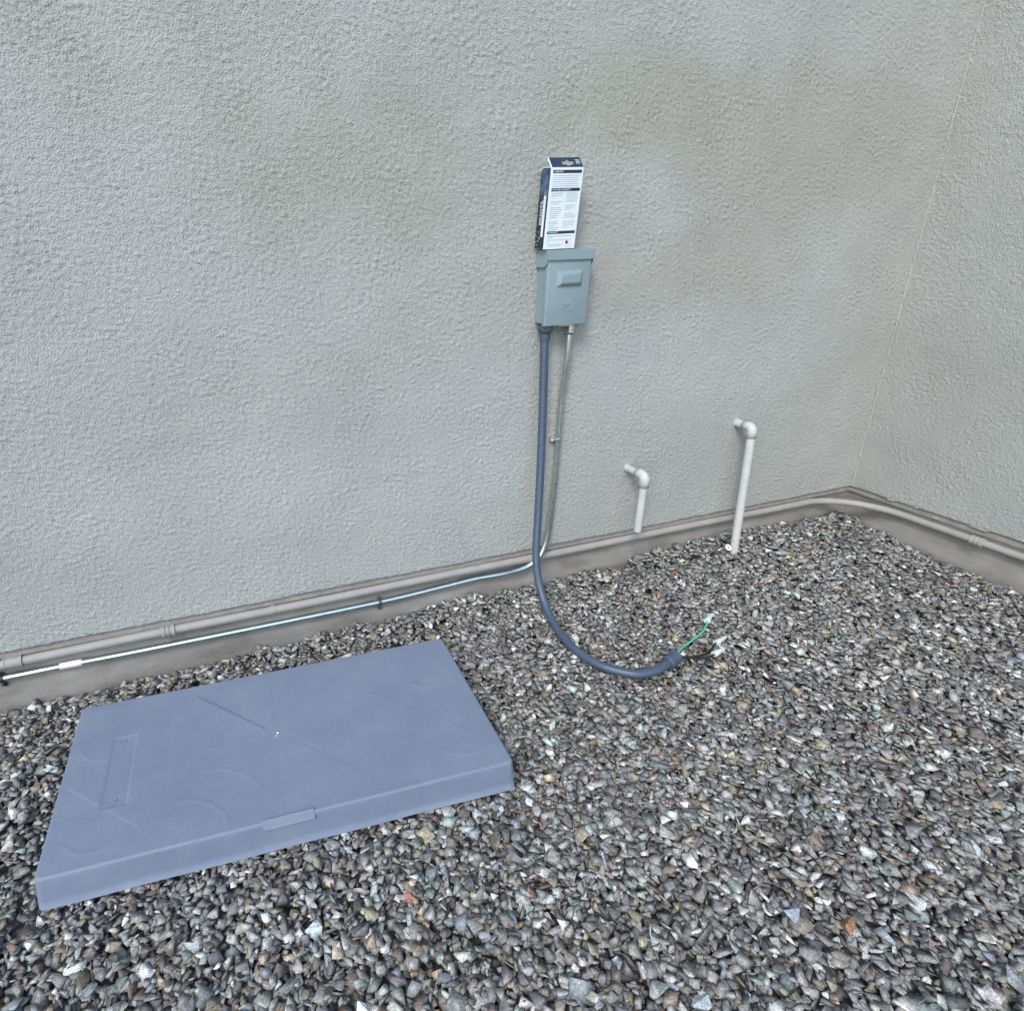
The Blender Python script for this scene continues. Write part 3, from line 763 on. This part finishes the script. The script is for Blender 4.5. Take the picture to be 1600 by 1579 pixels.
lip = from_bm('label_plate', box_bm(-.0515, .0515, -.0105, .0105, -.004, .0016, .0012, 2, pmat(.4665, -PW + .0005, -.0050, R(63))), 'pad', pd)
def microtext():
    bm = bmesh.new(); r = random.Random(9); M_ = pmat(.4665, -PW + .0005, -.0050, R(63))
    for z in (-.0045, .002):
        x = -.044
        while x < .042:
            w = r.uniform(.003, .008)
            if r.random() < .75: bm.faces.new([bm.verts.new(M_ @ Vector(c)) for c in ((x, z, .0019), (x + w, z, .0019), (x + w, z + .0028, .0019), (x, z + .0028, .0019))])
            x += w + .0015
    return bm
from_bm('embossed_text', microtext(), 'pad', lip)
for q, (i, j) in enumerate(((.1194, -.150), (.1207, -.319))):
    M_ = pmat(i, j, -.0022)
    a = M_ @ Vector((0, 0, 0)); b = M_ @ Vector((0, 0, 1))
    lathe_line('screw', a, b, [(0, .0052), (.0016, .0052), (.0022, .0042), (.0016, .0022), (.0012, .001)], 'pad', pd, 14)
M_ = pmat(.4645, -.2347, -.0012)
lathe_line('centre_plug', M_ @ Vector((0, 0, 0)), M_ @ Vector((0, 0, 1)), [(0, .0058), (.0022, .0056), (.0028, .0046), (.0016, .0036), (.0012, .001)], 'zinc', pd, 16)

# ------------------------------------------------------------------ gravel
def stone_shape(r, npts, flat):
    """crushed rock: ball cut by random planes, then its hull"""
    bm = bmesh.new(); bmesh.ops.create_cube(bm, size=2)
    for v in bm.verts: v.co += Vector(r.uniform(-.25, .25, 3))
    for _ in range(npts):
        n = r.normal(size=3); n /= np.linalg.norm(n); d = r.uniform(.38, .80)
        bmesh.ops.bisect_plane(bm, geom=bm.verts[:] + bm.edges[:] + bm.faces[:], plane_co=n * d, plane_no=n, clear_outer=True, dist=1e-5)
    bmesh.ops.remove_doubles(bm, verts=bm.verts, dist=.10)
    pts = np.array([v.co[:] for v in bm.verts]); bm.free()
    pts -= (pts.max(0) + pts.min(0)) / 2; pts /= np.abs(pts).max(0)
    bm = bmesh.new(); vs = [bm.verts.new(p) for p in pts]
    h = bmesh.ops.convex_hull(bm, input=vs)
    bmesh.ops.delete(bm, geom=[g for g in set(h['geom_interior']) | set(h['geom_unused']) if isinstance(g, bmesh.types.BMVert) and g.is_valid], context='VERTS')
    bmesh.ops.recalc_face_normals(bm, faces=bm.faces)
    bm.verts.index_update(); V = np.array([v.co[:] for v in bm.verts]); Fc = np.array([[v.index for v in f.verts] for f in bm.faces]); bm.free()
    return V, Fc
SHAPES_HI = [stone_shape(rng, 7, 1) for _ in range(36)]
SHAPES_LO = [stone_shape(rng, 4, 1) for _ in range(30)]

GX = np.array([-3.07, -2.42, -2.13, -1.79, -1.45, -1.29, -1.02, -.76, -.4, -.06, 0]); GZ = np.array([-.018, -.001, .010, .030, .028, .028, .046, .074, .064, .054, .050])
GY = np.array([-.9, -.6, -.38, -.2, -.05, 0]); GZB = np.array([.004, .008, .006, .026, .044, .05])
def g_height(x, y):
    a = np.interp(x, GX, GZ) * np.exp(np.minimum(y, 0) / .20)
    b = np.interp(y, GY, GZB) * np.exp(np.minimum(x, 0) / .20)
    und = .009 * np.sin(x * 3.1 + 1.3) * np.sin(y * 4.3 + .4) + .003 * np.sin(x * 8.3 + y * 5.1)
    w = np.exp(np.minimum(y, 0) / .25)
    return np.where(np.abs(b) > np.abs(a), b, a) + und * (1 - w)

PAL = 1.2 * np.array([(.120, .120, .115), (.155, .153, .143), (.200, .193, .177), (.078, .078, .077), (.135, .118, .094), (.175, .145, .106), (.118, .096, .084), (.150, .168, .152),
                (.27, .262, .24), (.36, .36, .335), (.47, .485, .46), (.185, .110, .075), (.170, .183, .190), (.26, .225, .16), (.29, .32, .29)])
PW_ = np.array([.14, .17, .17, .06, .08, .06, .04, .09, .11, .055, .009, .005, .05, .03, .045]); PW_ /= PW_.sum()

def gravel():
    CS = .0036; x0, y0, x1, y1 = -4.35, -2.35, .004, .008
    nx, ny = int((x1 - x0) / CS) + 1, int((y1 - y0) / CS) + 1
    gx, gy = x0 + CS * np.arange(nx), y0 + CS * np.arange(ny)
    G = g_height(*np.meshgrid(gx, gy, indexing='ij'))
    H = G - .024
    def dens(x, y):      # thin out where the photograph does not look
        near = (x > -3.5) & (y > -1.75)
        return near
    n_in = 58000; n_out = 8000
    P = np.empty((0, 2))
    a = np.column_stack([rng.uniform(-3.45, x1, n_in), rng.uniform(-1.62, y1, n_in)])
    b = np.column_stack([rng.uniform(x0, x1, n_out * 3), rng.uniform(y0, y1, n_out * 3)])
    b = b[~((b[:, 0] > -3.45) & (b[:, 1] > -1.62))][:n_out]
    P = np.vstack([a, b]); rng.shuffle(P)
    n = len(P)
    Ls = np.clip(rng.lognormal(math.log(.0172), .31, n), .008, .036)
    A = Ls / 2; B = A * rng.uniform(.58, .95, n); Cc = A * rng.uniform(.28, .56, n)
    yaw = rng.uniform(0, 2 * math.pi, n)
    Z = np.full(n, np.nan)
    jit = rng.normal(0, .007, (n, 2, 2))
    cosy, siny = np.cos(yaw), np.sin(yaw)
    for i in range(n):
        best = None; ra = A[i]; m = int(ra / CS) + 1
        for c in range(3):
            x, y = P[i] if c == 0 else P[i] + jit[i, c - 1]
            ix, iy = int((x - x0) / CS), int((y - y0) / CS)
            if ix - m < 0 or iy - m < 0 or ix + m + 1 > nx or iy + m + 1 > ny:
                if not (0 <= ix < nx and 0 <= iy < ny): continue
            a0, a1, b0, b1 = max(ix - m, 0), min(ix + m + 1, nx), max(iy - m, 0), min(iy + m + 1, ny)
            dx = gx[a0:a1, None] - x; dy = gy[None, b0:b1] - y
            p = (dx * cosy[i] + dy * siny[i]) / ra; q = (-dx * siny[i] + dy * cosy[i]) / B[i]
            rr = 1 - p * p - q * q; msk = rr > .02
            if not msk.any(): continue
            hh = np.sqrt(np.maximum(rr, 0)) * Cc[i]
            need = (H[a0:a1, b0:b1] + hh * .8)[msk]
            z = .55 * need.max() + .45 * need.mean()
            over = z + Cc[i] * .8 - G[ix, iy]
            if best is None or over < best[0]: best = (over, x, y, z, a0, a1, b0, b1, hh, msk)
        if best is None or best[0] > .012: continue
        over, x, y, z, a0, a1, b0, b1, hh, msk = best
        if y > .010 - B[i] * .5 or x > .012 - B[i] * .5: continue
        # the pad lies on top: nothing may stick up through it
        ux, uy = x - PX, y - PY; pi_ = pc * ux + ps * uy; pj = -ps * ux + pc * uy
        if -ra * .9 - .006 < pi_ < PL + ra * .9 + .006 and -PW - ra * .9 - .008 < pj < ra * .9 + .006:
            if z + Cc[i] > PZ + SX * (pi_ - PL / 2) + SY * (pj + PW / 2) - PH - .001: continue
        elif -.045 < pi_ < PL + .045 and -PW - .05 < pj < .045:
            if z + Cc[i] > PZ + SX * (pi_ - PL / 2) + SY * (pj + PW / 2) - PH + .004: continue
        Z[i] = z; P[i] = (x, y)
        sub = H[a0:a1, b0:b1]; sub[msk] = np.maximum(sub[msk], (z + hh * .85)[msk])
    ok = ~np.isnan(Z); idx = np.where(ok)[0]
    # colour
    pal = PAL[rng.choice(len(PAL), n, p=PW_)] * rng.uniform(.70, 1.30, (n, 1)) * rng.uniform(.96, 1.04, (n, 3))
    # tilt
    tl = np.abs(rng.normal(0, R(23), n)); td = rng.uniform(0, 2 * math.pi, n)
    camxy = np.array([CAM.x, CAM.y])
    VS, FS, CSs = [], [], []; off = 0
    for i in idx:
        ax = (math.cos(td[i]), math.sin(td[i]), 0.0)
        # is it on the surface? buried ones get the light shape
        hi = Z[i] + Cc[i] > H[min(max(int((P[i, 0] - x0) / CS), 0), nx - 1), min(max(int((P[i, 1] - y0) / CS), 0), ny - 1)] - .004
        sh = SHAPES_HI[i % 36] if (hi and Ls[i] > .011) else SHAPES_LO[i % 30]
        V = sh[0] * (A[i], B[i], Cc[i])
        V = V @ np.array([[cosy[i], siny[i], 0], [-siny[i], cosy[i], 0], [0, 0, 1]])
        ca, sa = math.cos(tl[i]), math.sin(tl[i]); kx, ky = ax[0], ax[1]
        Rm = np.array([[ca + kx * kx * (1 - ca), kx * ky * (1 - ca), ky * sa], [kx * ky * (1 - ca), ca + ky * ky * (1 - ca), -kx * sa], [-ky * sa, kx * sa, ca]])
        V = V @ Rm.T + (P[i, 0], P[i, 1], Z[i])
        VS.append(V); FS.append(sh[1] + off); off += len(V)
        CSs.append(np.repeat(pal[i][None, :], len(V), 0))
    V = np.vstack(VS).astype(np.float32); Fq = np.vstack(FS).astype(np.int32); Cl = np.vstack(CSs)
    me = bpy.data.meshes.new('gravel')
    me.vertices.add(len(V)); me.vertices.foreach_set('co', V.ravel())
    me.loops.add(Fq.size); me.loops.foreach_set('vertex_index', Fq.ravel())
    me.polygons.add(len(Fq)); me.polygons.foreach_set('loop_start', np.arange(0, Fq.size, 3, dtype=np.int32))
    me.polygons.foreach_set('loop_total', np.full(len(Fq), 3, dtype=np.int32))
    me.update(calc_edges=True); me.validate()
    at = me.attributes.new('stone_colour', 'FLOAT_COLOR', 'POINT')
    at.data.foreach_set('color', np.column_stack([Cl, np.ones(len(Cl))]).astype(np.float32).ravel())
    o = link('gravel', me, 'stone')
    tag(o, 'grey, brown and white crushed stone gravel covering the ground', 'gravel', kind='stuff')
    print('gravel stones', len(idx), 'tris', len(Fq))
    return lambda x, y: H[min(max(int((x - x0) / CS), 0), nx - 1), min(max(int((y - y0) / CS), 0), ny - 1)]
HT = gravel()

# single conspicuous stones lying on the gravel
def stone(label, x, y, L_, col, asp=.75, flat=.5, yaw=0.0, sh=0):
    V, Fc = SHAPES_HI[sh]
    me = bpy.data.meshes.new('stone')
    L_ = L_ * .88; M_ = Matrix.Rotation(yaw, 3, 'Z'); z = HT(x, y) + L_ * flat * .18
    me.from_pydata([tuple(M_ @ Vector((p[0] * L_ / 2, p[1] * L_ / 2 * asp, p[2] * L_ / 2 * flat)) + Vector((x, y, z))) for p in V], [], [tuple(int(k) for k in f) for f in Fc])
    at = me.attributes.new('stone_colour', 'FLOAT_COLOR', 'POINT')
    at.data.foreach_set('color', np.tile(np.array([*col, 1.0], dtype=np.float32), len(V)))
    tag(link('stone', me, 'stone'), label, 'stone', 'conspicuous stones in the gravel')
WH = (.34, .37, .365)
stone('white stone near the right edge of the picture, low down', -1.187, -1.1507, .036, WH, .8, .6, 1.0, 1)
stone('large chalky stone at the bottom edge, right of centre', -1.905, -1.180, .040, (.36, .39, .40), .75, .55, .3, 2)
stone('rust-orange stone in the gravel at lower right', -1.5687, -1.167, .036, (.27, .145, .08), .7, .7, .4, 3)
stone('pale stone low in the picture, well below the curled conduit', -1.8898, -.9272, .026, WH, .85, .6, 2.0, 4)
stone('white stone directly right of the pad, by its far corner', -1.9403, -.4018, .024, (.5, .54, .54), .8, .6, .2, 5)
stone('white stone beside a blue-grey one at lower right', -1.4298, -1.1821, .030, WH, .8, .6, 1.4, 6)
stone('pale blue-grey stone, left of the rust-orange one', -1.66, -1.13, .034, (.20, .225, .25), .8, .6, 2.6, 7)
stone('white stone nearest below the lowest bend of the curled conduit', -1.5891, -.6683, .024, WH, .7, .6, .8, 8)
stone('brick-red stone in front of the long side of the pad', -2.2653, -.8632, .024, (.24, .10, .075), .7, .7, 1.9, 9)
stone('pale stone in front of the label on the pad edge', -2.4435, -.8591, .034, (.42, .48, .46), .75, .6, .5, 10)
stone('white stone in front of the near left corner of the pad', -2.6459, -.8082, .034, WH, .7, .6, 2.2, 11)
stone('white stone at the near edge of the gravel, bottom left', -2.40, -1.005, .030, (.52, .56, .58), .8, .6, 1.2, 12)

# withered weed by the wall
wdt = thing('withered_weed', 'small dark withered weed in the gravel below the short drain pipe', 'weed', (-1.112, -.075, .03))
r_ = random.Random(21)
for k in range(9):
    a = r_.uniform(0, 6.28); l_ = r_.uniform(.014, .034)
    b0 = Vector((-1.112 + r_.uniform(-.02, .02), -.078 + r_.uniform(-.012, .012), .030))
    tube('stalk', [b0, b0 + Vector((math.cos(a) * l_ * .5, math.sin(a) * l_ * .5, l_ * .30)), b0 + Vector((math.cos(a) * l_, math.sin(a) * l_, l_ * .22))], .0014, 'twig', wdt, 6)
